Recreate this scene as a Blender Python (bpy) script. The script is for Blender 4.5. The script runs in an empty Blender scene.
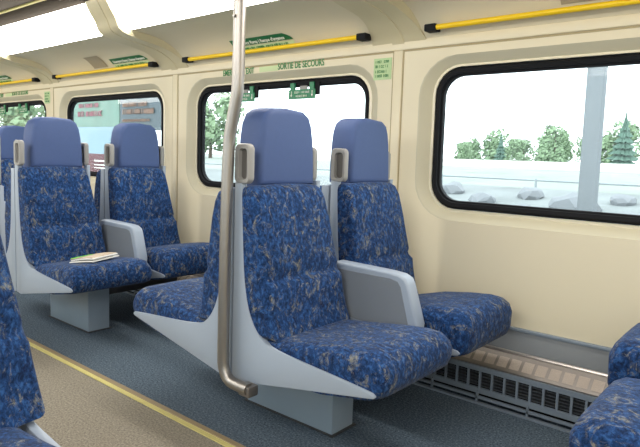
import bpy, bmesh, math, random
from mathutils import Vector, Matrix
random.seed(7)
S = bpy.context.scene
C = S.collection
PI = math.pi

# ------------------------------------------------------------------ materials
def new_mat(name):
    m = bpy.data.materials.new(name); m.use_nodes = True
    nt = m.node_tree
    return m, nt, nt.nodes['Principled BSDF']

def srgb(r, g, b):
    f = lambda c: (c/255/12.92) if c/255 <= .04045 else ((c/255+.055)/1.055)**2.4
    return (f(r), f(g), f(b), 1)

def plain(name, col, rough=.5, metal=0, noise=0, nscale=20, bump=0, bscale=200, spec=.5):
    m, nt, b = new_mat(name)
    b.inputs['Base Color'].default_value = col
    b.inputs['Roughness'].default_value = rough
    b.inputs['Metallic'].default_value = metal
    b.inputs['Specular IOR Level'].default_value = spec
    tc = nt.nodes.new('ShaderNodeTexCoord')
    if noise:
        n = nt.nodes.new('ShaderNodeTexNoise'); n.inputs['Scale'].default_value = nscale; n.inputs['Detail'].default_value = 5
        nt.links.new(tc.outputs['Object'], n.inputs['Vector'])
        mx = nt.nodes.new('ShaderNodeMix'); mx.data_type = 'RGBA'
        mx.inputs['A'].default_value = tuple(c*(1-noise) for c in col[:3])+(1,)
        mx.inputs['B'].default_value = tuple(min(1, c*(1+noise)) for c in col[:3])+(1,)
        nt.links.new(n.outputs['Fac'], mx.inputs['Factor'])
        nt.links.new(mx.outputs['Result'], b.inputs['Base Color'])
    if bump:
        n2 = nt.nodes.new('ShaderNodeTexNoise'); n2.inputs['Scale'].default_value = bscale; n2.inputs['Detail'].default_value = 3
        nt.links.new(tc.outputs['Object'], n2.inputs['Vector'])
        bp = nt.nodes.new('ShaderNodeBump'); bp.inputs['Strength'].default_value = bump; bp.inputs['Distance'].default_value = .002
        nt.links.new(n2.outputs['Fac'], bp.inputs['Height'])
        nt.links.new(bp.outputs['Normal'], b.inputs['Normal'])
    return m

def emit(name, col, strength):
    m, nt, b = new_mat(name)
    b.inputs['Base Color'].default_value = col
    b.inputs['Emission Color'].default_value = col
    b.inputs['Emission Strength'].default_value = strength
    return m

def ramp(nt, src, stops):
    r = nt.nodes.new('ShaderNodeValToRGB')
    el = r.color_ramp.elements
    while len(el) < len(stops): el.new(.5)
    for e, (p, c) in zip(el, stops): e.position = p; e.color = c
    nt.links.new(src, r.inputs['Fac'])
    return r.outputs['Color']

def fabric_mat():
    m, nt, b = new_mat('flecked_moquette')
    tc = nt.nodes.new('ShaderNodeTexCoord'); oi = nt.nodes.new('ShaderNodeObjectInfo')
    mul = nt.nodes.new('ShaderNodeMath'); mul.operation = 'MULTIPLY'; mul.inputs[1].default_value = 13
    nt.links.new(oi.outputs['Random'], mul.inputs[0])
    add = nt.nodes.new('ShaderNodeVectorMath'); add.operation = 'ADD'
    nt.links.new(tc.outputs['Object'], add.inputs[0]); nt.links.new(mul.outputs[0], add.inputs[1])
    def noise(sc, det, ro, dist=0, off=0):
        mp = nt.nodes.new('ShaderNodeMapping'); mp.inputs['Location'].default_value = (off, off*.7, -off)
        mp.inputs['Scale'].default_value = (1, 1.25, .85)
        nt.links.new(add.outputs[0], mp.inputs['Vector'])
        n = nt.nodes.new('ShaderNodeTexNoise'); n.inputs['Scale'].default_value = sc; n.inputs['Detail'].default_value = det
        n.inputs['Roughness'].default_value = ro; n.inputs['Distortion'].default_value = dist
        nt.links.new(mp.outputs[0], n.inputs['Vector'])
        return n.outputs['Fac']
    W = (1, 1, 1, 1); K = (0, 0, 0, 1)
    base = ramp(nt, noise(70, 4, .7, .4), [(.36, srgb(14, 32, 62)), (.52, srgb(27, 57, 102)), (.66, srgb(48, 87, 140))])
    fl = ramp(nt, noise(23, 10, .82, 1.0, 3.1), [(.528, K), (.605, W)])
    dark = ramp(nt, noise(30, 8, .75, .6, 8.3), [(.57, K), (.62, W)])
    m1 = nt.nodes.new('ShaderNodeMix'); m1.data_type = 'RGBA'
    nt.links.new(dark, m1.inputs['Factor']); nt.links.new(base, m1.inputs['A']); m1.inputs['B'].default_value = srgb(18, 32, 66)
    fcol = ramp(nt, noise(90, 3, .6, 0, 5), [(.38, srgb(96, 102, 110)), (.6, srgb(156, 150, 126))])
    m2 = nt.nodes.new('ShaderNodeMix'); m2.data_type = 'RGBA'
    ff = nt.nodes.new('ShaderNodeMath'); ff.operation = 'MULTIPLY'; ff.inputs[1].default_value = .64
    nt.links.new(fl, ff.inputs[0])
    nt.links.new(ff.outputs[0], m2.inputs['Factor']); nt.links.new(m1.outputs['Result'], m2.inputs['A']); nt.links.new(fcol, m2.inputs['B'])
    nt.links.new(m2.outputs['Result'], b.inputs['Base Color'])
    b.inputs['Roughness'].default_value = .9
    b.inputs['Specular IOR Level'].default_value = .2
    b.inputs['Sheen Weight'].default_value = .08; b.inputs['Sheen Roughness'].default_value = .4
    bp = nt.nodes.new('ShaderNodeBump'); bp.inputs['Strength'].default_value = .35; bp.inputs['Distance'].default_value = .002
    nt.links.new(noise(320, 2, .6), bp.inputs['Height']); nt.links.new(bp.outputs['Normal'], b.inputs['Normal'])
    return m

def carpet_mat(name, c0, c1, c2):
    m, nt, b = new_mat(name)
    tc = nt.nodes.new('ShaderNodeTexCoord')
    n = nt.nodes.new('ShaderNodeTexNoise'); n.inputs['Scale'].default_value = 130; n.inputs['Detail'].default_value = 5; n.inputs['Roughness'].default_value = .8
    nt.links.new(tc.outputs['Object'], n.inputs['Vector'])
    nt.links.new(ramp(nt, n.outputs['Fac'], [(.34, c0), (.5, c1), (.66, c2)]), b.inputs['Base Color'])
    b.inputs['Roughness'].default_value = .95; b.inputs['Specular IOR Level'].default_value = .15
    bp = nt.nodes.new('ShaderNodeBump'); bp.inputs['Strength'].default_value = .6; bp.inputs['Distance'].default_value = .004
    nt.links.new(n.outputs['Fac'], bp.inputs['Height']); nt.links.new(bp.outputs['Normal'], b.inputs['Normal'])
    return m

def glass_mat():
    m = bpy.data.materials.new('dusty_glass'); m.use_nodes = True  # translucent share whitens the view, standing in for haze and glare
    nt = m.node_tree; nt.nodes.clear()
    out = nt.nodes.new('ShaderNodeOutputMaterial')
    tr = nt.nodes.new('ShaderNodeBsdfTransparent'); tr.inputs['Color'].default_value = (.94, .98, .975, 1)
    gl = nt.nodes.new('ShaderNodeBsdfGlossy'); gl.inputs['Roughness'].default_value = .02
    tl = nt.nodes.new('ShaderNodeBsdfTranslucent'); tl.inputs['Color'].default_value = (.9, .97, 1, 1)
    a = nt.nodes.new('ShaderNodeMixShader'); a.inputs[0].default_value = GLASS_VEIL
    nt.links.new(tr.outputs[0], a.inputs[1]); nt.links.new(tl.outputs[0], a.inputs[2])
    fr = nt.nodes.new('ShaderNodeFresnel'); fr.inputs['IOR'].default_value = 1.22
    c = nt.nodes.new('ShaderNodeMixShader')
    nt.links.new(fr.outputs[0], c.inputs[0]); nt.links.new(a.outputs[0], c.inputs[1]); nt.links.new(gl.outputs[0], c.inputs[2])
    nt.links.new(c.outputs[0], out.inputs['Surface'])
    return m
GLASS_VEIL = .025

M = dict(
    fabric=fabric_mat(),
    vinyl=plain('blue_vinyl', srgb(64, 84, 130), .65, noise=.05, nscale=60, bump=.15, bscale=500),
    shell=plain('grey_shell_plastic', srgb(152, 163, 178), .42, noise=.03, nscale=8),
    inset=plain('grey_inset_plastic', srgb(122, 128, 136), .6, bump=.2, bscale=400),
    handle=plain('warm_grey_plastic', srgb(146, 144, 141), .4),
    slot=plain('dark_slot_plastic', srgb(92, 88, 84), .6),  # shadow inside the handle slot put into the colour
    cream=plain('cream_panel', srgb(231, 220, 192), .45, noise=.025, nscale=4),
    cream_dark=plain('cream_seam', srgb(176, 160, 122), .6),
    lip=plain('cream_lip', srgb(240, 232, 208), .4),
    recess=plain('window_recess_panel', srgb(206, 198, 172), .5),  # cream darkened to carry the shading of the recess
    ceiling=plain('ceiling_panel', srgb(216, 206, 180), .5, noise=.02, nscale=5),
    valance=plain('ceiling_valance', srgb(78, 70, 60), .95, spec=.05),  # dark tone paints the shade of the backlit centre ceiling
    rib=plain('arch_rib_plastic', srgb(204, 193, 160), .45),  # beige lowered to imitate faces the light panels do not reach
    rubber=plain('black_rubber', srgb(17, 18, 22), .7, spec=.25),
    pedestal=plain('pedestal_paint', srgb(150, 166, 182), .5, noise=.04, nscale=12),
    beam=plain('dark_frame_metal', srgb(62, 62, 64), .5),
    steel=plain('brushed_steel', (.36, .335, .31, 1), .42, 1.0, noise=.06, nscale=30),
    alu=plain('worn_aluminium', (.27, .245, .23, 1), .45, .85, noise=.15, nscale=40),
    nosing=plain('bright_nosing', (.68, .62, .58, 1), .35, .9, noise=.08, nscale=40),
    heater=plain('heater_paint', srgb(134, 146, 160), .5, .1, noise=.06, nscale=20),
    kick=plain('kick_panel_grey', srgb(138, 142, 146), .6, noise=.05, nscale=10),
    hole=plain('dark_void', srgb(14, 15, 18), .8),
    fins=plain('heater_fins', srgb(96, 100, 106), .4, .3),
    perf=plain('perforated_metal', srgb(182, 170, 160), .55, .4, noise=.35, nscale=260),
    yellow=plain('yellow_paint', srgb(246, 204, 14), .35),
    floor_yellow=plain('floor_yellow', srgb(204, 192, 124), .7, noise=.12, nscale=60),
    floor_tan=plain('floor_edge_metal', srgb(150, 132, 102), .5, noise=.1, nscale=40),
    carpet=carpet_mat('blue_grey_carpet', srgb(40, 50, 60), srgb(80, 93, 106), srgb(130, 143, 154)),
    aisle=carpet_mat('tan_aisle_floor', srgb(104, 98, 88), srgb(142, 134, 120), srgb(172, 164, 150)),
    green=plain('green_label', srgb(18, 104, 62), .4),
    green_tag=plain('green_tag', srgb(24, 128, 84), .4),
    pale=plain('pale_green_label', srgb(206, 222, 172), .5),
    glow=plain('glow_green_notice', srgb(184, 210, 158), .5, noise=.1, nscale=60),
    white=plain('white_print', srgb(236, 240, 230), .5),
    ink=plain('green_ink', srgb(50, 134, 74), .5),
    paper=plain('paper', srgb(236, 234, 228), .8),
    paper_tan=plain('news_print', srgb(190, 172, 150), .8, noise=.35, nscale=120),
    paper_green=plain('news_green', srgb(96, 190, 40), .7, noise=.2, nscale=60),
    paper_grey=plain('news_text', srgb(120, 112, 108), .8),
    vent=plain('vent_grille', srgb(160, 148, 124), .6, noise=.12, nscale=300),
    diffuser=emit('light_diffuser', (1, .965, .91, 1), 11.5),
    glass=glass_mat(),
    leaf=plain('leaf_green', srgb(134, 158, 122), .8, noise=.35, nscale=4),  # paled foliage: outdoor haze painted into the leaf colour
    leaf_b=plain('conifer_green', srgb(92, 122, 108), .8, noise=.4, nscale=3),
    bark=plain('bark', srgb(96, 84, 72), .9),
    concrete=plain('concrete', srgb(118, 124, 128), .8, noise=.08, nscale=3),
    ballast=plain('pale_gravel', srgb(126, 132, 132), .9, noise=.5, nscale=.9),
    grass=plain('trackside_grass', srgb(136, 144, 136), .9, noise=.35, nscale=.5),
    rock=plain('pale_rock', srgb(128, 132, 136), .9, noise=.2, nscale=2),
    rail_fence=plain('galvanised', srgb(150, 158, 162), .5, .3),
    ad_teal=plain('advert_teal', srgb(84, 116, 104), .5, noise=.55, nscale=3.5),
    ad_blue=plain('advert_pale_blue', srgb(112, 138, 150), .5, noise=.12, nscale=3),
    ad_grey=plain('advert_grey', srgb(52, 68, 76), .5, noise=.1, nscale=2),
    ad_pink=plain('advert_pink_print', srgb(140, 84, 96), .5),
    ad_tan=plain('advert_tan_print', srgb(124, 96, 80), .5),
    ad_red=plain('advert_maroon', srgb(74, 2, 12), .5),
)

# ------------------------------------------------------------------ helpers
def obj(name, bm, mat, parent=None, smooth=35):
    bmesh.ops.remove_doubles(bm, verts=bm.verts, dist=1e-6)
    bmesh.ops.recalc_face_normals(bm, faces=bm.faces)
    me = bpy.data.meshes.new(name); bm.to_mesh(me); bm.free()
    if smooth:
        me.polygons.foreach_set('use_smooth', [True]*len(me.polygons))
        me.set_sharp_from_angle(angle=math.radians(smooth))
    for x in (mat if isinstance(mat, (list, tuple)) else [mat]): me.materials.append(x)
    o = bpy.data.objects.new(name, me); C.objects.link(o)
    if parent: o.parent = parent
    return o

def thing(name, label, cat, loc=(0, 0, 0), group=None):
    o = bpy.data.objects.new(name, None); C.objects.link(o); o.location = loc
    o.empty_display_size = .05
    return tag(o, label, cat, group)

def tag(o, label, cat, group=None):
    o['label'] = label; o['category'] = cat
    if group: o['group'] = group
    return o

def struct(name, bm, mat, parent=None, smooth=35):
    o = obj(name, bm, mat, parent, smooth); o['kind'] = 'structure'
    return o

def box(bm, x0, x1, y0, y1, z0, z1, mi=0):
    v = [bm.verts.new(p) for p in ((x0,y0,z0),(x1,y0,z0),(x1,y1,z0),(x0,y1,z0),(x0,y0,z1),(x1,y0,z1),(x1,y1,z1),(x0,y1,z1))]
    for f in ((0,3,2,1),(4,5,6,7),(0,1,5,4),(1,2,6,5),(2,3,7,6),(3,0,4,7)):
        bm.faces.new([v[i] for i in f]).material_index = mi

def bbox(x0, x1, y0, y1, z0, z1, bev=0):
    bm = bmesh.new(); box(bm, x0, x1, y0, y1, z0, z1)
    if bev: bmesh.ops.bevel(bm, geom=list(bm.edges), offset=bev, segments=2, affect='EDGES', profile=.5)
    return bm

def skin(bm, loops, close=True, mi=0):
    """bridge point loops of equal length"""
    vs = [[bm.verts.new(p) for p in L] for L in loops]
    n = len(loops[0])
    for a, b in zip(vs, vs[1:]):
        for i in range(n if close else n-1):
            j = (i+1) % n
            try: bm.faces.new((a[i], a[j], b[j], b[i])).material_index = mi
            except ValueError: pass
    return vs

def tube(bm, pts, r, n=14, cap=True, mi=0):
    pts = [Vector(p) for p in pts]; loops = []
    nrm = None
    for i, p in enumerate(pts):
        t = (pts[min(i+1, len(pts)-1)]-pts[max(i-1, 0)]).normalized()
        if nrm is None:
            nrm = t.orthogonal().normalized()
        nrm = (nrm - t*nrm.dot(t)).normalized()
        b = t.cross(nrm)
        rr = r[i] if isinstance(r, (list, tuple)) else r
        loops.append([p+nrm*math.cos(2*PI*k/n)*rr+b*math.sin(2*PI*k/n)*rr for k in range(n)])
    vs = skin(bm, loops, mi=mi)
    if cap:
        bm.faces.new(vs[0]).material_index = mi; bm.faces.new(vs[-1][::-1]).material_index = mi

def smooth_path(pts, n=8):
    P = [Vector(p) for p in pts]; P = [P[0]*2-P[1]]+P+[P[-1]*2-P[-2]]
    out = []
    for i in range(1, len(P)-2):
        for k in range(n):
            t = k/n
            out.append(.5*((2*P[i])+(P[i+1]-P[i-1])*t+(2*P[i-1]-5*P[i]+4*P[i+1]-P[i+2])*t*t+(3*P[i]-P[i-1]-3*P[i+1]+P[i+2])*t**3))
    out.append(P[-2])
    return out

def spline2(pts, n=5):
    return [(v.x, v.y) for v in smooth_path([(a, b, 0) for a, b in pts], n)]

def inset(poly, d):
    """offset a closed 2D polygon inwards by d (counter-clockwise positive)"""
    n = len(poly); A = sum(poly[i][0]*poly[(i+1) % n][1]-poly[(i+1) % n][0]*poly[i][1] for i in range(n))
    sg = 1 if A > 0 else -1
    out = []
    for i in range(n):
        p0, p1, p2 = Vector(poly[i-1]), Vector(poly[i]), Vector(poly[(i+1) % n])
        a = (p1-p0).normalized(); b = (p2-p1).normalized()
        na = Vector((-a.y, a.x))*sg; nb = Vector((-b.y, b.x))*sg
        m = na+nb
        if m.length < 1e-5: m = na
        m.normalize()
        k = d/max(.5, m.dot(na))
        q = p1+m*k; out.append((q.x, q.y))
    return out

def loft(bm, poly, w0, w1, r, f, seg=4, crown=0, mid=6, mi=0):
    """extrude the 2D polygon from w0 to w1 with rounded rims; f(u, v, w) -> xyz"""
    rim = [(r*(1-math.cos(PI/2*k/seg)), r*(1-math.sin(PI/2*k/seg))) for k in range(seg+1)]
    sl = [(w0+d, e) for d, e in rim]
    for k in range(1, mid):
        t = k/mid; sl.append((w0+r+(w1-w0-2*r)*t, -crown*math.sin(PI*t)))
    sl += [(w1-d, e) for d, e in reversed(rim)]
    loops = [[f(u, v, w) for u, v in inset(poly, d)] for w, d in sl]
    vs = skin(bm, loops, mi=mi)
    bm.faces.new(vs[0]).material_index = mi; bm.faces.new(vs[-1][::-1]).material_index = mi

def pad(bm, poly, w0, w1, f, R=.055, drop=.040, crown=.004, seg=7, mid=6):
    """a seat pad: the profile sinks and draws back towards its two side edges like stuffed upholstery"""
    ds = [R*(1-math.cos(PI/2*k/seg)) for k in range(seg+1)]
    ws = [(w0+d, d) for d in ds]+[(w0+R+(w1-w0-2*R)*k/mid, R) for k in range(1, mid)]+[(w1-d, d) for d in reversed(ds)]
    umax = max(u for u, v in poly); loops = []
    for w, d in ws:
        e = math.sqrt(max(0, 1-(1-d/R)**2)); c = crown*math.sin(PI*(w-w0)/(w1-w0))
        L = []
        for u, v in poly:
            up = min(1, max(0, (v-.36)/.05))
            fr = min(1, max(0, (u-.50)/.10))
            L.append(f(u-.018*(1-e)*fr, v-drop*(1-e)*up+c*up, w))
        loops.append(L)
    vs = skin(bm, loops)
    bm.faces.new(vs[0]); bm.faces.new(vs[-1][::-1])

def rrect(x0, x1, z0, z1, r, n=6):
    """rounded rectangle, counter-clockwise from the lower right corner"""
    out = []
    for cx, cz, a0 in ((x1-r, z0+r, -PI/2), (x1-r, z1-r, 0), (x0+r, z1-r, PI/2), (x0+r, z0+r, PI)):
        for k in range(n+1):
            a = a0+PI/2*k/n
            out.append((cx+r*math.cos(a), cz+r*math.sin(a)))
    return out

def rect_match(x0, x1, z0, z1, rr, n=6):
    """a plain rectangle with as many points as rrect, mid-arc points on the corners"""
    out = []; h = n//2
    for c in range(4):
        for k in range(n+1):
            x, z = rr[c*(n+1)+k]
            cx, cz = ((x1, z0), (x1, z1), (x0, z1), (x0, z0))[c]
            if k == h: out.append((cx, cz))
            else:
                first = k < h
                horiz = (c in (0, 2)) == first      # this arc half lies on the bottom / top side
                out.append((x, cz) if horiz else (cx, z))
    return out

def text_obj(name, body, size, mat, parent, loc, rot=(PI/2, 0, 0), align='LEFT', extrude=.0006, sx=1):
    cu = bpy.data.curves.new(name, 'FONT'); cu.body = body; cu.size = size; cu.extrude = extrude
    cu.align_x = align; cu.offset = size*.018; cu.resolution_u = 3
    t = bpy.data.objects.new(name+'_src', cu); C.objects.link(t)
    dg = bpy.context.evaluated_depsgraph_get(); dg.update()
    me = bpy.data.meshes.new_from_object(t.evaluated_get(dg))
    C.objects.unlink(t); bpy.data.objects.remove(t)
    me.materials.clear(); me.materials.append(mat)
    o = bpy.data.objects.new(name, me); C.objects.link(o)
    o.location = loc; o.rotation_euler = rot; o.scale = (sx, 1, 1)
    if parent: o.parent = parent
    return o

def copy_tree(o, parent=None):
    c = o.copy(); C.objects.link(c)
    if parent: c.parent = parent
    for ch in list(o.children): copy_tree(ch, c)
    return c

# ------------------------------------------------------------------ dimensions
P = 1.70                      # bay length
BAYS = range(-1, 5)
WY = 2.332                    # wall face
GY = 2.377                    # gasket plane
WL, WW, WT, WB = -1.3246, 1.342, 1.403, .781
YC = .90                      # centre line of the aisle
X_R, X_L = .197+P, .197-P*5
mir = lambda y: 2*YC-y
AISLE_Y = 1.30                # aisle plane of the seats
MID = -1.462                  # mid plane of the nearest back-to-back bench

# ------------------------------------------------------------------ room shell
def window_wall(name, side):
    Y = (lambda y: y) if side > 0 else mir
    bm = bmesh.new()
    for k in BAYS:
        x0, x1 = -1.503-P*k, .197-P*k
        wl, wr = WL-P*k, WL+WW-P*k
        out = rrect(wl-.062, wr+.072, WB-.05, WT+.048, .175)
        o2 = rrect(wl-.054, wr+.064, WB-.043, WT+.041, .168)
        inn = rrect(wl-.012, wr+.012, WB-.014, WT+.012, .13)
        edge = rrect(wl+.002, wr-.002, WB-.002, WT+.002, .12)
        rc = rect_match(x0, x1, 0, 1.53, out)
        skin(bm, [[(x, Y(WY), z) for x, z in rc], [(x, Y(WY), z) for x, z in out]], mi=0)
        skin(bm, [[(x, Y(WY), z) for x, z in out], [(x, Y(WY+.006), z) for x, z in o2], [(x, Y(GY-.006), z) for x, z in inn]], mi=1)
        skin(bm, [[(x, Y(GY-.006), z) for x, z in inn], [(x, Y(GY-.010), z) for x, z in edge], [(x, Y(GY+.03), z) for x, z in edge]], mi=2)
    return struct(name, bm, [M['cream'], M['recess'], M['lip']], smooth=40)
window_wall('wall_back', 1); window_wall('wall_front', -1)

def make_window(n, k, side):
    Y = (lambda y: y) if side > 0 else mir
    wl, wr = WL-P*k, WL+WW-P*k
    A = rrect(wl+.004, wr-.004, WB, WT, .118)
    B = rrect(wl+.013, wr-.013, WB+.011, WT-.011, .11)
    D = rrect(wl+.027, wr-.027, WB+.027, WT-.027, .098)
    E_ = rrect(wl+.036, wr-.036, WB+.036, WT-.036, .09)
    bm = bmesh.new()
    skin(bm, [[(x, Y(y), z) for x, z in L] for L, y in ((A, GY+.02), (A, GY-.006), (B, GY-.014), (D, GY-.010), (D, GY+.004), (E_, GY+.006), (E_, GY+.03))])
    w = struct('window_%d' % n, bm, M['rubber'])
    bm = bmesh.new(); bm.faces.new([bm.verts.new((x, Y(GY+.02), z)) for x, z in E_])
    g = obj('pane', bm, M['glass'], w, smooth=0)
    if g.data.polygons[0].normal.y*side > 0: g.data.flip_normals()
    return w
n = 0
for side in (1, -1):
    for k in BAYS:
        n += 1; make_window(n, k, side)

bm = bmesh.new(); box(bm, X_L, X_R, mir(1.262), 1.262, -.05, 0, 0)
box(bm, X_L, X_R, 1.262, WY, -.05, 0, 1); box(bm, X_L, X_R, mir(WY), mir(1.262), -.05, 0, 1)
struct('floor', bm, [M['aisle'], M['carpet']], smooth=0)
t_n = 0
def trim(bm, mat, smooth=35):
    global t_n
    t_n += 1
    return struct('trim_%d' % t_n, bm, mat, smooth=smooth)
for s in (0, 1):
    a = (lambda y: y) if not s else mir
    ys = sorted((a(1.264), a(1.284))); trim(bbox(X_L, X_R, ys[0], ys[1], 0, .004), M['floor_yellow'], 0)
    ys = sorted((a(1.284), a(1.308))); trim(bbox(X_L, X_R, ys[0], ys[1], 0, .006, .002), M['floor_tan'], 0)

PANEL = spline2([(2.332, 1.525), (2.300, 1.565), (2.262, 1.606), (2.20, 1.648), (2.10, 1.676), (1.94, 1.692)])
LIGHT = spline2([(1.94, 1.692), (1.905, 1.735), (1.855, 1.80), (1.80, 1.857)])
RIB = spline2([(2.336, 1.50), (2.296, 1.552), (2.240, 1.590), (2.18, 1.614), (2.10, 1.630), (1.99, 1.644), (1.90, 1.663), (1.856, 1.688), (1.832, 1.738), (1.80, 1.785), (1.775, 1.83), (1.765, 1.88)])
bm = bmesh.new()
for s in (0, 1):
    a = (lambda y: y) if not s else mir
    skin(bm, [[(X_L, a(y), z) for y, z in PANEL], [(X_R, a(y), z) for y, z in PANEL]], close=False, mi=0)
    skin(bm, [[(x, a(y), z) for y, z in ((1.80, 1.857), (1.795, 1.846), (1.64, 1.846), (1.63, 1.853), (1.60, 1.853), (1.59, 1.846))] for x in (X_L, X_R)], close=False, mi=1)
skin(bm, [[(x, y, 1.846) for y in (1.59, mir(1.59))] for x in (X_L, X_R)], close=False, mi=1)
struct('ceiling', bm, [M['ceiling'], M['valance']])
# lengthwise seam strips on the ceiling
for s in (0, 1):
    a = (lambda y: y) if not s else mir
    ys = sorted((a(1.606), a(1.620))); trim(bbox(X_L, X_R, ys[0], ys[1], 1.842, 1.853), M['floor_yellow'], 0)
# end walls
for nm, x in (('wall_left', X_L), ('wall_right', X_R)):
    bm = bmesh.new(); box(bm, x-.03 if x < 0 else x, x if x < 0 else x+.03, mir(WY)-.05, WY+.05, -.05, 1.95)
    struct(nm, bm, M['cream'], smooth=0)

# arch ribs, pilaster strips, groove bands
def rib(xc, s):
    a = (lambda y: y) if not s else mir
    bm = bmesh.new()
    N = len(RIB); loops = []
    cols = (-1, -.93, -.35, -.33, .33, .35, .93, 1)
    for i, (y, z) in enumerate(RIB):
        t = i/(N-1)
        hw = .118 + .045*max(0, 1-t*3.2)**1.5
        p, q = RIB[max(i-1, 0)], RIB[min(i+1, N-1)]
        nx, nz = (q[1]-p[1]), -(q[0]-p[0]); L = math.hypot(nx, nz); nx, nz = nx/L, nz/L   # outward (up / to the wall)
        row = []
        for c in cols:
            back = {1: .085, .93: .003, .35: .004, .33: 0}[abs(c)]
            cc = c if abs(c) > .5 else (c*.62)
            ex = 1.06 if abs(c) == 1 else 1
            row.append((xc+hw*cc*ex, a(y+nx*back), z+nz*back))
        loops.append(row)
    skin(bm, loops, close=False)
    return trim(bm, M['rib'], 30)
for s in (0, 1):
    a = (lambda y: y) if not s else mir
    for k in range(-1, 5):
        rib(-1.503-P*k, s)
    for k in range(-1, 5):
        xc = -1.503-P*k
        ys = sorted((a(WY-.007), a(WY+.004)))
        trim(bbox(xc-.024, xc+.024, ys[0], ys[1], .30, 1.492, .004), M['cream'])
        for sx in (-1, 1):
            ys2 = sorted((a(WY-.0022), a(WY+.004)))
            trim(bbox(xc+sx*.027-.0032, xc+sx*.027+.0032, ys2[0], ys2[1], .31, 1.485), M['cream_dark'], 0)
    ys = sorted((a(WY-.010), a(WY+.004)))
    trim(bbox(X_L, X_R, ys[0], ys[1], 1.492, 1.532, .004), M['cream'])
    ys = sorted((a(WY-.0025), a(WY+.004)))
    trim(bbox(X_L, X_R, ys[0], ys[1], 1.484, 1.492), M['cream_dark'], 0)

# light panels between the ribs
ORD = ['above the camera end', 'above the rightmost window', 'behind the grab pole, above the emergency exit window', 'above the window with adverts behind', 'above the leftmost visible window', 'at the far end']
for s in (0, 1):
    a = (lambda y: y) if not s else mir
    for k in BAYS:
        x0, x1 = -1.503-P*k+.03, .197-P*k-.03
        bm = bmesh.new()
        skin(bm, [[(x0, a(y), z) for y, z in LIGHT], [(x1, a(y), z) for y, z in LIGHT]], close=False)
        side = 'window side' if not s else 'opposite side'
        t = thing('ceiling_light', 'glowing white curved ceiling light, %s, %s' % (side, ORD[k+1]), 'ceiling light', ((x0+x1)/2, a(1.87), 1.77), 'ceiling light panels')
        o = obj('diffuser', bm, M['diffuser'], t); o.location = -Vector(t.location)

# ------------------------------------------------------------------ yellow hand rails
RY, RZ = 2.262, 1.560
RL, RLEN = -1.328, 1.398
rail_names = {0: 'yellow handrail above the rightmost window', 1: 'yellow handrail running behind the steel pole above the emergency exit window',
              2: 'yellow handrail above the window with adverts behind it', 3: 'yellow handrail above the leftmost window'}
for k in range(0, 4):
    x0 = RL-P*k; x1 = x0+RLEN
    t = thing('handrail', rail_names[k], 'handrail', (x0, RY, RZ), 'yellow handrails under the ceiling')
    bm = bmesh.new(); tube(bm, [(.02, 0, 0), (RLEN-.02, 0, 0)], .0115)
    obj('rail', bm, M['yellow'], t)
    for xx in (0, RLEN-.062):
        bm = bbox(xx, xx+.055, -.016, .036, -.016, .015, .005)
        o = obj('end_cap', bm, M['rubber'], t); o['label'] = 'black rubber end cap'

# ------------------------------------------------------------------ labels and notices on wall and ceiling
def on_panel(d):
    """point, tangent pitch of the ceiling panel at arc fraction d (0 at the wall)"""
    i = d*(len(PANEL)-1); j = min(int(i), len(PANEL)-2); f = i-j
    y = PANEL[j][0]*(1-f)+PANEL[j+1][0]*f; z = PANEL[j][1]*(1-f)+PANEL[j+1][1]*f
    ang = math.atan2(PANEL[j+1][1]-PANEL[j][1], -(PANEL[j+1][0]-PANEL[j][0]))
    return y, z, ang

def dashes(bm, x0, x1, z0, z1, y0, y1, rnd, word=(3, 9), cw=None):
    """rows of letter-sized strokes, gathered in words, as unreadable small print"""
    cw = cw or (z1-z0)*.75
    x = x0
    while x < x1-cw:
        for _ in range(rnd.randint(*word)):
            if x > x1-cw: break
            w = cw*rnd.uniform(.55, .85); h = (z1-z0)*rnd.uniform(.82, 1)
            st = w*.32; kind = rnd.randint(0, 3)
            box(bm, x, x+st, y0, y1, z0, z0+h)
            if kind != 3: box(bm, x, x+w, y0, y1, z0+h-st, z0+h)
            if kind in (1, 2): box(bm, x, x+w, y0, y1, z0, z0+st)
            if kind in (0, 2): box(bm, x+w-st, x+w, y0, y1, z0, z0+h)
            x += cw
        x += cw*.7

def ceiling_tile(x0, x1, d0, d1, mat, bm=None, off=.003):
    bm = bm or bmesh.new()
    n = 6; A = []; B = []
    for i in range(n+1):
        y, z, ang = on_panel(d0+(d1-d0)*i/n)
        ny, nz = -math.sin(ang), -math.cos(ang)
        A.append((y+ny*off, z+nz*off))
    skin(bm, [[(x, y, z) for y, z in A] for x in (x0, x1)], close=False)
    return bm

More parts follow.
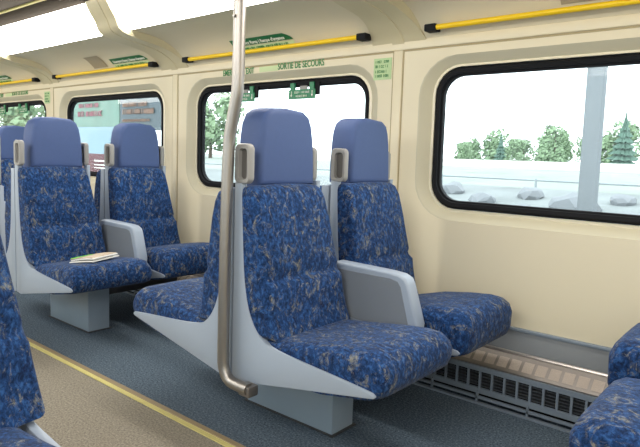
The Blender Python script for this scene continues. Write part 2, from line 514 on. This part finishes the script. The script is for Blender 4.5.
def em_label(k, label):
    """green band above a pale band on the curved panel"""
    x0, x1 = {1: (-2.575, -2.115), 2: (-3.85, -3.42), 3: (-5.99, -5.53)}[k]
    y, z, ang = on_panel(.33)
    t = thing('emergency_label', label, 'sign', (x0, y, z), 'green emergency labels on the ceiling panel')
    off = Vector(t.location)
    for nm, d0, d1, mat in (('pale_band', .235, .345, M['pale']), ('green_band', .365, .50, M['green'])):
        bm = bmesh.new()
        n = 4; rows = []
        for i in range(n+1):
            d = d0+(d1-d0)*i/n
            yy, zz, an = on_panel(d)
            ny, nz = -math.sin(an), -math.cos(an)
            cut = .05*(i/n)**2 if nm == 'green_band' else 0
            rows.append([(x0, yy+ny*.003, zz+nz*.003), (x1-cut, yy+ny*.003, zz+nz*.003)])
        skin(bm, rows, close=False)
        o = obj(nm, bm, mat, t, smooth=0); o.location = -off
    # lettering lies on the bands: pitch of the panel there
    for nm, d, body in (('lettering', .395, 'Emergency Ramp | Rampe d\'urgence'),):
        yy, zz, an = on_panel(d); ny, nz = -math.sin(an), -math.cos(an)
        tx = text_obj(nm, body, .0285, M['white'], t, Vector((x0+.03, yy+ny*.006, zz+nz*.006))-off, (PI/2, 0, 0), sx=.90)
        # text up vector must follow the panel: rotate about x so +Y(text) -> (0,-cos,sin)
        tx.rotation_euler = (PI-an, 0, 0)
    yy, zz, an = on_panel(.265); ny, nz = -math.sin(an), -math.cos(an)
    bm = bmesh.new(); dashes(bm, .02, x1-x0-.03, 0, .016, -.001, .0005, random.Random(4), cw=.011)
    o = obj('small_print', bm, M['ink'], t, smooth=0)
    o.location = Vector((x0, yy+ny*.005, zz+nz*.005))-off
    o.rotation_euler = (PI-an-PI/2, 0, 0)
    return t
em_label(1, 'dark green emergency label beside the steel pole, above the middle window')
em_label(2, 'dark green emergency label above the window with adverts behind')
em_label(3, 'dark green emergency label at the left edge, above the leftmost window')
# square vent grilles in the panel
for x0, x1, lb in ((-4.12, -3.93, 'square beige vent grille left of the green label above the advert window'), (-.765, -.40, 'beige vent grille at the top right, above the rightmost handrail')):
    y, z, ang = on_panel(.45)
    d0, d1 = (.31, .63) if x0 < -2 else (.31, .55)
    bm = ceiling_tile(x0, x1, d0, d1, None)
    o = obj('vent_grille', bm, M['vent'], smooth=0); tag(o, lb, 'vent', 'vent grilles in the ceiling panel')

def exit_window_signs(k, names):
    dx = -P*(k-1)
    # lettering band
    t = thing('emergency_exit_sign', names[0], 'sign', (-2.735+dx, WY, 1.455), 'exit lettering above windows')
    bm = bbox(.310, .455, -.002, .001, .000, .034); o = obj('pale_band', bm, M['pale'], t, smooth=0)
    text_obj('lettering', 'EMERGENCY EXIT', .046, M['ink'], t, (0, -.0022, -.002), sx=.72)
    text_obj('lettering', 'SORTIE DE SECOURS', .048, M['ink'], t, (.455, -.0022, .004), sx=.74)
    # square notice
    t = thing('instruction_notice', names[1], 'sign', (-1.64+dx, WY, 1.365), 'glow green notices')
    obj('plate', bbox(0, .10, -.002, .001, 0, .10), M['glow'], t, smooth=0)
    r = random.Random(3)
    bm = bmesh.new()
    for i, z in enumerate((.078, .056, .032, .012)):
        dashes(bm, .01, .092, z, z+.013, -.003, -.0015, r, cw=.010)
    obj('small_print', bm, M['ink'], t, smooth=0)
    # pull tags under the gasket
    for x0, nm in ((-2.215, names[2]), (-2.675, names[3])):
        t = thing('release_tag', nm, 'tag', (x0+dx, GY-.022, 1.298), 'green release tags on windows')
        obj('plate', bbox(0, .19, -.003, .003, 0, .050, .001), M['green_tag'], t, smooth=0)
        for xx in (.012, .150):
            obj('hook', bbox(xx, xx+.030, -.004, .008, .045, .086, .001), M['green_tag'], t, smooth=0)
        o = obj('handle_pull', bbox(.075, .125, .004, .012, .04, .07), M['handle'], t, smooth=0)
        o = obj('latch', bbox(.182, .212, .004, .012, .02, .085), M['rubber'], t, smooth=0)
        bm = bmesh.new(); r = random.Random(8)
        dashes(bm, .045, .155, .030, .042, -.0045, -.0028, r, cw=.010)
        dashes(bm, .055, .145, .010, .022, -.0045, -.0028, r, cw=.010)
        obj('small_print', bm, M['white'], t, smooth=0)
        for xx in (.022, .170):
            bm = bmesh.new()
            box(bm, xx-.002, xx+.002, -.0045, -.0028, .022, .042)
            v = [bm.verts.new(p) for p in ((xx-.007, -.0045, .022), (xx+.007, -.0045, .022), (xx, -.0045, .010))]; bm.faces.new(v)
            obj('arrow', bm, M['white'], t, smooth=0)
exit_window_signs(1, ['green EMERGENCY EXIT and SORTIE DE SECOURS lettering above the middle window', 'square pale green notice at the upper right of the middle window',
                      'green release tag hanging right of the steel pole in the middle window', 'green release tag half hidden behind the steel pole'])
exit_window_signs(3, ['faded green exit lettering above the leftmost window', 'small pale green notice right of the leftmost window',
                      'right green release tag in the leftmost window', 'left green release tag in the leftmost window'])

# ------------------------------------------------------------------ heater along the wall
hx0, hx1 = -5.6, 1.2
ht = thing('baseboard_heater', 'long grey metal heater with slotted grille along the foot of the cream wall', 'heater', (hx0, 2.23, 0))
L = hx1-hx0
bm = bmesh.new()    # back plate and inner void
box(bm, 0, L, .072, .090, .0, .198); obj('back_plate', bm, M['hole'], ht, smooth=0)
bm = bmesh.new(); box(bm, 0, L, .040, .058, .055, .15)
for i in range(6): box(bm, 0, L, .012, .050, .066+i*.013, .0695+i*.013)
obj('fins', bm, M['fins'], ht, smooth=0)
# sloping cover
bm = bmesh.new()
prof = [(.008, .146), (.006, .158), (.075, .212), (.098, .212), (.098, .204), (.078, .200), (.014, .146)]
A = [bm.verts.new((0, y, z)) for y, z in prof]; B = [bm.verts.new((L, y, z)) for y, z in prof]
for i in range(len(prof)):
    j = (i+1) % len(prof); bm.faces.new((A[i], A[j], B[j], B[i]))
bm.faces.new(A); bm.faces.new(B[::-1])
obj('cover', bm, M['alu'], ht, smooth=0)
bm = bmesh.new()
pitch = .052
d = Vector((0, .069, .054)).normalized(); nn = Vector((0, -d.z, d.y))
for i in range(int(L/pitch)):
    x = i*pitch+.006
    o0 = Vector((x, .006, .158))+d*.016+nn*.0008; o1 = o0+d*.050
    q = [o0, o0+Vector((.040, 0, 0)), o1+Vector((.040, 0, 0)), o1]
    bm.faces.new([bm.verts.new(p) for p in q])
o = obj('perforated_panel', bm, M['perf'], ht, smooth=0)
# nosing
bm = bmesh.new(); tube(bm, [(0, .084, .216), (L, .084, .216)], .008, 8); obj('nosing', bm, M['nosing'], ht)
# slotted grille
bm = bmesh.new()
box(bm, 0, L, -.002, .010, .132, .152); box(bm, 0, L, -.004, .010, .040, .062)
for i in range(int(L/pitch)): box(bm, i*pitch-.0045, i*pitch+.0045, -.001, .008, .05, .14)
obj('grille', bm, M['heater'], ht, smooth=0)
bm = bmesh.new()
box(bm, 0, L, -.012, 0, .020, .030); box(bm, 0, L, -.024, -.004, 0, .007)
for i in range(int(L/.21)): box(bm, i*.21, i*.21+.008, -.012, -.001, .004, .05)
obj('foot_rail', bm, M['heater'], ht, smooth=0)
# kick panel between heater and cream wall
b_ = bbox(X_L, X_R, WY-.010, WY+.002, 0, .306, .002); struct('baseboard_back', b_, M['kick'])
trim(bbox(X_L, X_R, WY-.016, WY+.002, .306, .320, .003), M['heater'])
b_ = bbox(X_L, X_R, mir(WY)-.002, mir(WY)+.010, 0, .306, .002); struct('baseboard_front', b_, M['kick'])

# ------------------------------------------------------------------ seats
BACK = [(.200, .395), (.180, .45), (.170, .52), (.168, .566), (.150, .581), (.145, .592), (.151, .608), (.138, .68), (.124, .77), (.108, .845), (.090, .878), (.066, .890), (.035, .888), (.022, .87), (.020, .60), (.020, .395)]
CUSH = [(.150, .396), (.22, .402), (.34, .418), (.46, .434), (.54, .441), (.585, .437), (.612, .420), (.623, .394), (.621, .358), (.608, .328), (.578, .316), (.40, .285), (.15, .270)]
PLATE_F = [(.042, .880), (.047, .75), (.055, .62), (.066, .54), (.082, .482), (.106, .436), (.138, .402), (.180, .382), (.316, .367), (.46, .356), (.572, .346), (.590, .342), (.596, .335), (.588, .327)]
PLATE_B = [(.050, .226), (.004, .232)]
def seat_proto(name, dirn, headrest, armrest, dz=0, cw=None):
    """a seat facing dirn along x, near (aisle) side panel at local y = 0, origin on the mid plane at floor level"""
    root = bpy.data.objects.new(name, None); C.objects.link(root); root.empty_display_size = .05
    f = lambda u, v, w: (dirn*u, w, v)
    cw = cw or (.412 if armrest or dz else .424)
    bm = bmesh.new(); pad(bm, [(u, v+dz*min(1, max(0, (u-.1)*4))) if v > .38 else (u, v) for u, v in CUSH], .006, cw, f); obj('cushion', bm, M['fabric'], root, 50)
    fb = lambda u, v, w: f(u, v, .196+(w-.196)*(1+(.02 if w < .2 else -.317)*max(0, (v-.42)/.47)))
    bm = bmesh.new(); loft(bm, BACK if headrest else [(u, v-.014 if v > .84 else v) for u, v in BACK], .004, .420, .020, fb, crown=.006); obj('backrest', bm, M['fabric'], root, 50)
    top = [(.042, .903), (.004, .903)] if headrest else [(.004, .880)]
    poly = spline2(PLATE_F, 3)+PLATE_B+top[::-1]
    for y0, ht_ in ((0, 0), (.375, -.050)):
        bm = bmesh.new(); loft(bm, poly, y0, y0+.022, .004, f, seg=2, mid=1)
        sp = obj('side_panel', bm, M['shell'], root, 40)
        if headrest:
            out = rrect(.003, .075, .897, 1.028, .020); out2 = rrect(.006, .072, .900, 1.025, .018)
            inn = rrect(.024, .062, .912, 1.010, .013); inn2 = rrect(.022, .064, .910, 1.012, .014)
            bm = bmesh.new()
            ya, yb = y0-.003, y0+.023
            loops = [(inn, yb), (inn, ya+.004), (inn2, ya), (out2, ya), (out, ya+.004), (out, yb-.004), (out2, yb), (inn2, yb), (inn, yb)]
            skin(bm, [[f(u+ht_, v, w) for u, v in L] for L, w in loops])
            web = rrect(.022+ht_, .064+ht_, .910, 1.012, .014)
            loft(bm, web, y0+.012, y0+.017, .001, f, seg=1, mid=1, mi=1)
            obj('grab_handle', bm, [M['handle'], M['slot']], sp, 40)
    if headrest:
        hp = [(.272, .889), (.270, .96), (.263, 1.05), (.254, 1.10), (.240, 1.134), (.214, 1.151), (.142, 1.157), (.070, 1.151), (.045, 1.134), (.031, 1.10), (.024, 1.05), (.018, .96), (.018, .889)]
        bm = bmesh.new(); loft(bm, hp, -.064, .056, .020, lambda u, v, w: (dirn*w, .207+(u-.145)*1.13, v), crown=.003, mid=4)
        h = obj('headrest', bm, M['vinyl'], root, 50); h['label'] = 'plain blue vinyl headrest'
    if armrest:
        prof = [(.075, .40), (.075, .578), (.085, .592), (.10, .597), (.34, .592), (.385, .588), (.412, .576), (.424, .555), (.468, .42), (.462, .36), (.36, .362), (.12, .385)]
        bm = bmesh.new(); loft(bm, prof, -.072, -.012, .010, f, seg=3, mid=2)
        ar = obj('armrest', bm, M['shell'], root, 40)
        ins = [(.10, .408), (.10, .562), (.112, .572), (.350, .570), (.382, .563), (.396, .545), (.438, .40), (.40, .385), (.2, .392)]
        bm = bmesh.new(); loft(bm, ins, -.0735, -.060, .002, f, seg=1, mid=1)
        o = obj('inset_panel', bm, M['inset'], ar, 30); o['label'] = 'darker grey recessed side of the armrest'
    return root

G = 'blue flecked seats'
p_aisle = seat_proto('train_seat', 1, True, False)
p_win = seat_proto('train_seat', 1, True, True, .034)
p_back = seat_proto('train_seat', -1, False, False)
p_back_win = seat_proto('train_seat', -1, False, False, .050)
p_across = seat_proto('train_seat', 1, True, False, 0, .365)
used = {}
def put(proto, x, y, label):
    o = proto if id(proto) not in used else copy_tree(proto)
    used[id(proto)] = 1
    o.location = (x, y, 0); tag(o, label, 'seat', G)
    return o
Y1, Y2 = AISLE_Y, AISLE_Y+.505
put(p_aisle, MID, Y1, 'large flecked blue aisle seat with blue headrest beside the steel pole, nearest')
put(p_win, MID, Y2, 'flecked blue window seat with blue headrest and grey armrest, right of the nearest aisle seat')
put(p_back, MID, Y1, 'flecked blue low-backed aisle seat facing away, just left of the steel pole')
put(p_back_win, MID, Y2, 'low-backed window seat hidden behind the nearest pair of headrests')
put(p_aisle, MID-P, Y1, 'flecked blue aisle seat with a newspaper lying on its cushion')
put(p_win, MID-P, Y2, 'flecked blue window seat with armrest, right of the seat holding the newspaper')
put(p_back, MID-P, Y1, 'low-backed aisle seat behind the seat with the newspaper')
put(p_back_win, MID-P, Y2, 'low-backed window seat seen in the gap behind the newspaper seat headrest')
put(p_aisle, MID-2*P, Y1, 'flecked blue aisle seat of the farthest row, beyond the left edge')
put(p_win, MID-2*P, Y2, 'flecked blue seat with headrest at the left edge, farthest visible')
put(p_back, MID+P+.020, Y1, 'flecked blue aisle seat cushion at the bottom right corner')
put(p_back_win, MID+P-.025, Y2, 'flecked blue window seat cushion at the right edge under the window')
put(p_across, MID, .165, 'blue flecked seat across the aisle, its backrest edge at the lower left')

# seat pedestals
def pedestal(x, y0, label, flip=False):
    t = thing('seat_pedestal', label, 'seat base', (x, y0, 0), 'seat pedestals')
    prof = [(-.205, 0), (.235, 0), (.235, .256), (.05, .222), (0, .226), (-.05, .222), (-.205, .250)]
    a, b = (.275, .40) if not flip else (.10, .22)
    bm = bmesh.new(); loft(bm, prof, a, b, .004, lambda u, v, w: (u, w, v), seg=2, mid=1)
    obj('leg', bm, M['pedestal'], t)
    if not flip:
        obj('beam', bbox(-.10, .14, .40, .925, .165, .222, .004), M['beam'], t)
        obj('foot_plate', bbox(-.215, .245, .268, .408, 0, .005), M['beam'], t)
    return t
pedestal(MID, Y1, 'pale blue-grey metal pedestal under the nearest back-to-back seats')
pedestal(MID-P, Y1, 'pale blue-grey metal pedestal under the seat with the newspaper')
pedestal(MID-2*P, Y1, 'metal pedestal under the farthest seats')
pedestal(MID+P-.025, Y1, 'metal pedestal under the seats at the lower right')
pedestal(MID, .165, 'metal pedestal under the seat across the aisle', True)

# ------------------------------------------------------------------ steel pole
PX = -1.457; PY_ = 1.266
t = thing('grab_pole', 'tall brushed steel grab pole with a bend, beside the nearest aisle seat', 'pole', (PX, PY_, .23))
pts = [(-1.335, PY_, .232), (-1.38, PY_, .232), (-1.425, PY_, .237), (-1.452, PY_, .262), (-1.462, PY_, .31), (-1.462, PY_, .45), (-1.460, PY_, .70), (-1.456, PY_, .90), (-1.453, PY_, .98), (-1.449, PY_, 1.04), (-1.440, PY_, 1.085), (-1.426, PY_, 1.145), (-1.416, PY_, 1.19), (-1.413, PY_, 1.24), (-1.412, PY_, 1.32), (-1.411, PY_, 1.60), (-1.410, PY_, 1.846)]
bm = bmesh.new(); tube(bm, [Vector(p)-Vector(t.location) for p in smooth_path(pts, 5)], .0195, 18)
obj('tube', bm, M['steel'], t, 60)
bm = bmesh.new(); tube(bm, [Vector((-1.410-PX, 0, 1.838-.23)), Vector((-1.410-PX, 0, 1.846-.23))], .045, 20)
obj('ceiling_flange', bm, M['steel'], t)
bm = bbox(-1.372-PX, -1.322-PX, -.012, .0325, -.022, .014, .005)
obj('foot_bracket', bm, M['alu'], t)
bm = bmesh.new(); tube(bm, [(-1.411-PX, 0, 1.42-.23), (-1.411-PX, -.026, 1.42-.23)], .005, 8); obj('set_screw', bm, M['steel'], t)

# ------------------------------------------------------------------ newspaper on the seat
nx, ny, nz = MID-P+.440, 1.495, .4385
t = thing('newspaper', 'folded newspaper with a green patch lying on the far aisle seat cushion', 'newspaper', (nx, ny, nz))
t.rotation_euler = (0, -.10, math.radians(20)); t.scale = (.50, .76, .9)
def sheet(name, x0, x1, y0, y1, z0, th, lift, mat, skew=0):
    bm = bmesh.new(); n = 10
    up = [[], []]; lo = [[], []]
    loops = []
    for i in range(n+1):
        u = i/n; x = x0+(x1-x0)*u
        zz = z0+lift*math.sin(PI*u)*.6+lift*u
        loops.append([(x+skew, y0, zz), (x, y1, zz+.002), (x, y1, zz+th+.002), (x+skew, y0, zz+th)])
    vs = skin(bm, loops); bm.faces.new(vs[0]); bm.faces.new(vs[-1][::-1])
    return obj(name, bm, mat, t, 30)
sheet('under_section', -.12, .17, -.13, .12, 0, .006, .004, M['paper'])
sheet('inner_pages', -.115, .160, -.128, .115, .009, .006, .008, M['paper'], .01)
sheet('front_page', -.12, .145, -.12, .11, .018, .003, .006, M['paper_tan'], .0)
bm = bmesh.new(); box(bm, -.118, -.060, -.118, .06, .0215, .0255); obj('green_picture', bm, M['paper_green'], t, smooth=0)
bm = bmesh.new(); r = random.Random(2)
for i in range(5):
    for yy in (-.02, .05): pass
for i in range(7): box(bm, -.05+i*.026, -.05+i*.026+.012, -.10, .08, .0265, .0272)
obj('print_columns', bm, M['paper_grey'], t, smooth=0)

# ------------------------------------------------------------------ outside
GZ = .72
bm = bmesh.new()
TER = [(2.9, -2.2), (4.0, -1.7), (7, -.75), (10, -.05), (14, .40), (20, .62), (30, .72), (60, .75), (160, .8)]
skin(bm, [[(x, y, z) for y, z in TER[:5]] for x in (-260, 90)], close=False, mi=0)
skin(bm, [[(x, y, z) for y, z in TER[4:]] for x in (-260, 90)], close=False, mi=1)
struct('ground_slope', bm, [M['ballast'], M['grass']], smooth=0)
def gz(y):
    for (a, b), (c, d) in zip(TER, TER[1:]):
        if y <= c: return b+(d-b)*(y-a)/(c-a)
    return TER[-1][1]

def leaf_crown(bm, c, r, h, rnd, lumps=11, leaves=150):
    """lumps of small tilted leaf sprays filling an egg-shaped crown"""
    for _ in range(lumps):
        a = rnd.uniform(0, 2*PI); q = rnd.uniform(.1, .72); zz = rnd.uniform(-.75, .75)
        k = math.sqrt(1-zz*zz*.8)
        p = Vector((c[0]+math.cos(a)*q*r*k, c[1]+math.sin(a)*q*r*k, c[2]+zz*h))
        lr = r*rnd.uniform(.28, .45)
        for _ in range(leaves):
            d = Vector((rnd.gauss(0, 1), rnd.gauss(0, 1), rnd.gauss(0, 1))).normalized()
            o = p+d*lr*rnd.uniform(.3, 1)**.5
            n = (d+Vector((rnd.uniform(-1, 1), rnd.uniform(-1, 1), rnd.uniform(-.4, 1)))*.7).normalized()
            u = n.orthogonal().normalized()*r*rnd.uniform(.05, .10); v = n.cross(u)*rnd.uniform(.5, .8)
            bm.faces.new([bm.verts.new(o+x) for x in (-u, -v*.9, u, v)])
def tree(x, y, h, r, label, conifer=False, seed=1):
    rnd = random.Random(seed)
    t = thing('conifer_tree' if conifer else 'leafy_tree', label, 'tree', (x, y, gz(y)), 'trees beyond the tracks')
    bm = bmesh.new(); tube(bm, [(0, 0, -.1), (.05, 0, h*.3), (0, 0, h*.7)], [h*.03, h*.022, h*.01], 8); obj('trunk', bm, M['bark'], t)
    bm = bmesh.new()
    if conifer:
        for i in range(9):
            u = i/8; z = h*(.12+.8*u); rr = r*(1-u)*1.0+.08*r
            n = 22; ring = []
            for k in range(n):
                a = 2*PI*k/n; q = rr*(1 if k % 2 else .66)*rnd.uniform(.85, 1.12)
                ring.append((math.cos(a)*q, math.sin(a)*q, z-h*.04+rnd.uniform(-.02, .02)*h))
            topv = bm.verts.new((0, 0, z+h*.13)); vs = [bm.verts.new(p) for p in ring]
            for k in range(n): bm.faces.new((vs[k], vs[(k+1) % n], topv))
            bm.faces.new(vs)
        obj('foliage', bm, M['leaf_b'], t, 0)
    else:
        leaf_crown(bm, (0, 0, h*.50), r, h*.46, rnd)
        obj('foliage', bm, M['leaf'], t, 0)
tree(-13.2, 40, 3.0, 1.5, 'broad pale tree right of centre in the rightmost window', seed=3)
tree(-16.2, 41, 2.1, 1.1, 'low bushy tree in the middle of the rightmost window', seed=4)
tree(-18.2, 43, 2.5, .6, 'slender dark conifer in the rightmost window', True, seed=6)
tree(-9.0, 40, 3.6, 1.0, 'big dark conifer at the right end of the rightmost window', True, seed=7)
tree(-23.0, 46, 1.9, 1.2, 'leafy tree at the left end of the rightmost window', seed=8)
tree(-10.4, 37, 2.6, .95, 'small leafy tree just right of the grey trackside post', seed=9)
for i, (x, y, hh, rr) in enumerate([(-26.5, 60, 4.2, 2.6), (-19.6, 60, 3.2, 2.4), (-30.4, 52, 2.6, 1.6), (-14.2, 60, 4.4, 2.7), (-25.4, 74, 3.8, 2.4), (-9.0, 60, 3.6, 2.2), (-3.9, 60, 4.4, 2.3), (-25.2, 66, 3.0, 1.7), (-22.4, 70, 3.4, 2.2), (-34.5, 72, 3.0, 2.2)]):
    tree(x, y, hh, rr, 'hazy tree of the far row of foliage behind the nearer trees outside', seed=20+i)
tree(-30.5, 25, 4.4, 2.6, 'large tree seen through the left of the middle window', seed=10)
tree(-45, 25, 5.0, 3.4, 'large tree seen through the advert window', seed=11)
tree(-59, 25, 5.4, 4.0, 'large tree seen through the leftmost window', seed=12)

# trackside post, fence and low wall
t = thing('trackside_post', 'wide grey concrete post standing outside the rightmost window', 'post', (-2.72, 10.0, gz(10)))
obj('shaft', bbox(-.13, .13, -.12, .12, -.1, 6, .03), M['concrete'], t)
obj('plinth', bbox(-.26, .26, -.22, .22, -.2, .25, .04), M['concrete'], t)
t = thing('trackside_fence', 'long low pale rail fence outside across the rightmost window', 'fence', (-20, 14.0, gz(14)))
bm = bmesh.new(); tube(bm, [(0, 0, .20), (30, 0, .20)], .025, 6); obj('rail', bm, M['rail_fence'], t)
for i in range(13):
    bm = bmesh.new(); tube(bm, [(i*2.5, 0, -.1), (i*2.5, 0, .24)], .03, 6); obj('fence_post', bm, M['rail_fence'], t)
b_ = bbox(-34, 14, 30, 30.3, .6, 1.12); o = obj('low_wall', b_, M['paper'], smooth=0); tag(o, 'long low pale wall beyond the fence outside', 'wall')
r = random.Random(5)
for i in range(14):
    bm = bmesh.new(); rr = r.uniform(.22, .40)
    bmesh.ops.create_icosphere(bm, subdivisions=2, radius=rr, matrix=Matrix.Diagonal((1.3, 1, .7, 1)))
    for v in bm.verts: v.co += Vector((r.uniform(-1, 1), r.uniform(-1, 1), r.uniform(-1, 1)))*rr*.12
    yy = 10.6+(i % 3)*1.05
    o = obj('boulder', bm, M['rock'], smooth=20); o.location = (-9.6+i*.62, yy, gz(yy)+rr*.2)
    o.rotation_euler[2] = r.uniform(0, 6)
    tag(o, 'pale boulder on the trackside slope outside the rightmost window', 'rock', 'boulders on the trackside slope')

# adverts beyond the second window from the left
def advert(name, x0, x1, z0, z1, y, mats, label, rows, ink, seed, foot=None):
    t = thing(name, label, 'advert', (x0, y, GZ), 'advertising boards outside')
    w = x1-x0
    obj('board', bbox(0, w, 0, .08, z0-GZ, z1-GZ, .01), mats[0], t, smooth=0)
    if len(mats) > 1:
        o = obj('lower_picture', bbox(.02, w-.02, -.012, 0, z0-GZ+.02, z0-GZ+(z1-z0)*.38), mats[1], t, smooth=0)
    rnd = random.Random(seed)
    for (a, b, zz, hh) in rows:
        bm = bmesh.new()
        if hh < .03: box(bm, w*a, w*b, -.020, -.002, z0-GZ+(z1-z0)*zz, z0-GZ+(z1-z0)*zz+hh)
        else: dashes(bm, w*a, w*b, z0-GZ+(z1-z0)*zz, z0-GZ+(z1-z0)*zz+hh, -.025, -.012, rnd, cw=hh*.62)
        obj('lettering', bm, ink, t, smooth=0)
    for xx in (w*.15, w*.85):
        obj('post', bbox(xx-.05, xx+.05, .08, .18, -.05, z1-GZ-.05), M['rail_fence'], t, smooth=0)
AD_Y = 5.0
GZ = gz(AD_Y)
advert('advert_board', -9.95, -8.31, .90, 2.10, AD_Y, [M['ad_teal'], M['ad_blue']], 'teal and white advert board with pink lettering outside', [(.26, .65, .645, .07), (.24, .74, .525, .09)], M['ad_pink'], 1)
advert('advert_board', -8.29, -6.70, 1.30, 2.10, AD_Y, [M['ad_grey']], 'dark grey advert board with tan lettering outside', [(.07, .48, .44, .07), (.07, .60, .30, .085), (.07, .52, .16, .04)], M['ad_tan'], 2)
GZ = gz(AD_Y-.6)
advert('advert_board', -8.35, -7.35, .66, .93, AD_Y-.6, [M['ad_red']], 'small maroon sign with white lines seen between the headrests outside', [(.40, .72, .60, .018), (.40, .76, .40, .010), (.40, .74, .24, .010)], M['white'], 3)

# ------------------------------------------------------------------ world, camera, render look
w = bpy.data.worlds.new('World'); S.world = w; w.use_nodes = True
bg = w.node_tree.nodes['Background']
bg.inputs['Color'].default_value = (.88, .96, 1.0, 1); bg.inputs['Strength'].default_value = 2.5

f, pitch, yaw, roll, h = 582.4538, .0972, .6957, .0329, 1.1631-.17
d = Vector((-math.sin(yaw)*math.cos(pitch), math.cos(yaw)*math.cos(pitch), -math.sin(pitch)))
rt = Vector((math.cos(yaw), math.sin(yaw), 0)); up = rt.cross(d)
r2 = rt*math.cos(roll)+up*math.sin(roll); u2 = up*math.cos(roll)-rt*math.sin(roll)
cam = bpy.data.cameras.new('Camera'); co = bpy.data.objects.new('Camera', cam); C.objects.link(co)
m3 = Matrix((r2, u2, -d)).transposed().to_4x4()
co.matrix_world = Matrix.Translation((0, 0, h)) @ m3
cam.sensor_fit = 'HORIZONTAL'; cam.sensor_width = 36; cam.lens = f/640*36
cam.shift_y = -10/640; cam.clip_start = .02; cam.clip_end = 400
S.camera = co

S.view_settings.view_transform = 'Standard'; S.view_settings.look = 'None'
S.view_settings.exposure = .5; S.view_settings.gamma = 1; S.view_settings.use_curve_mapping = False
cy = S.cycles
cy.use_denoising = True
cy.max_bounces = 14; cy.diffuse_bounces = 8; cy.transparent_max_bounces = 16
cy.sample_clamp_indirect = 8
cy.caustics_reflective = False; cy.caustics_refractive = False
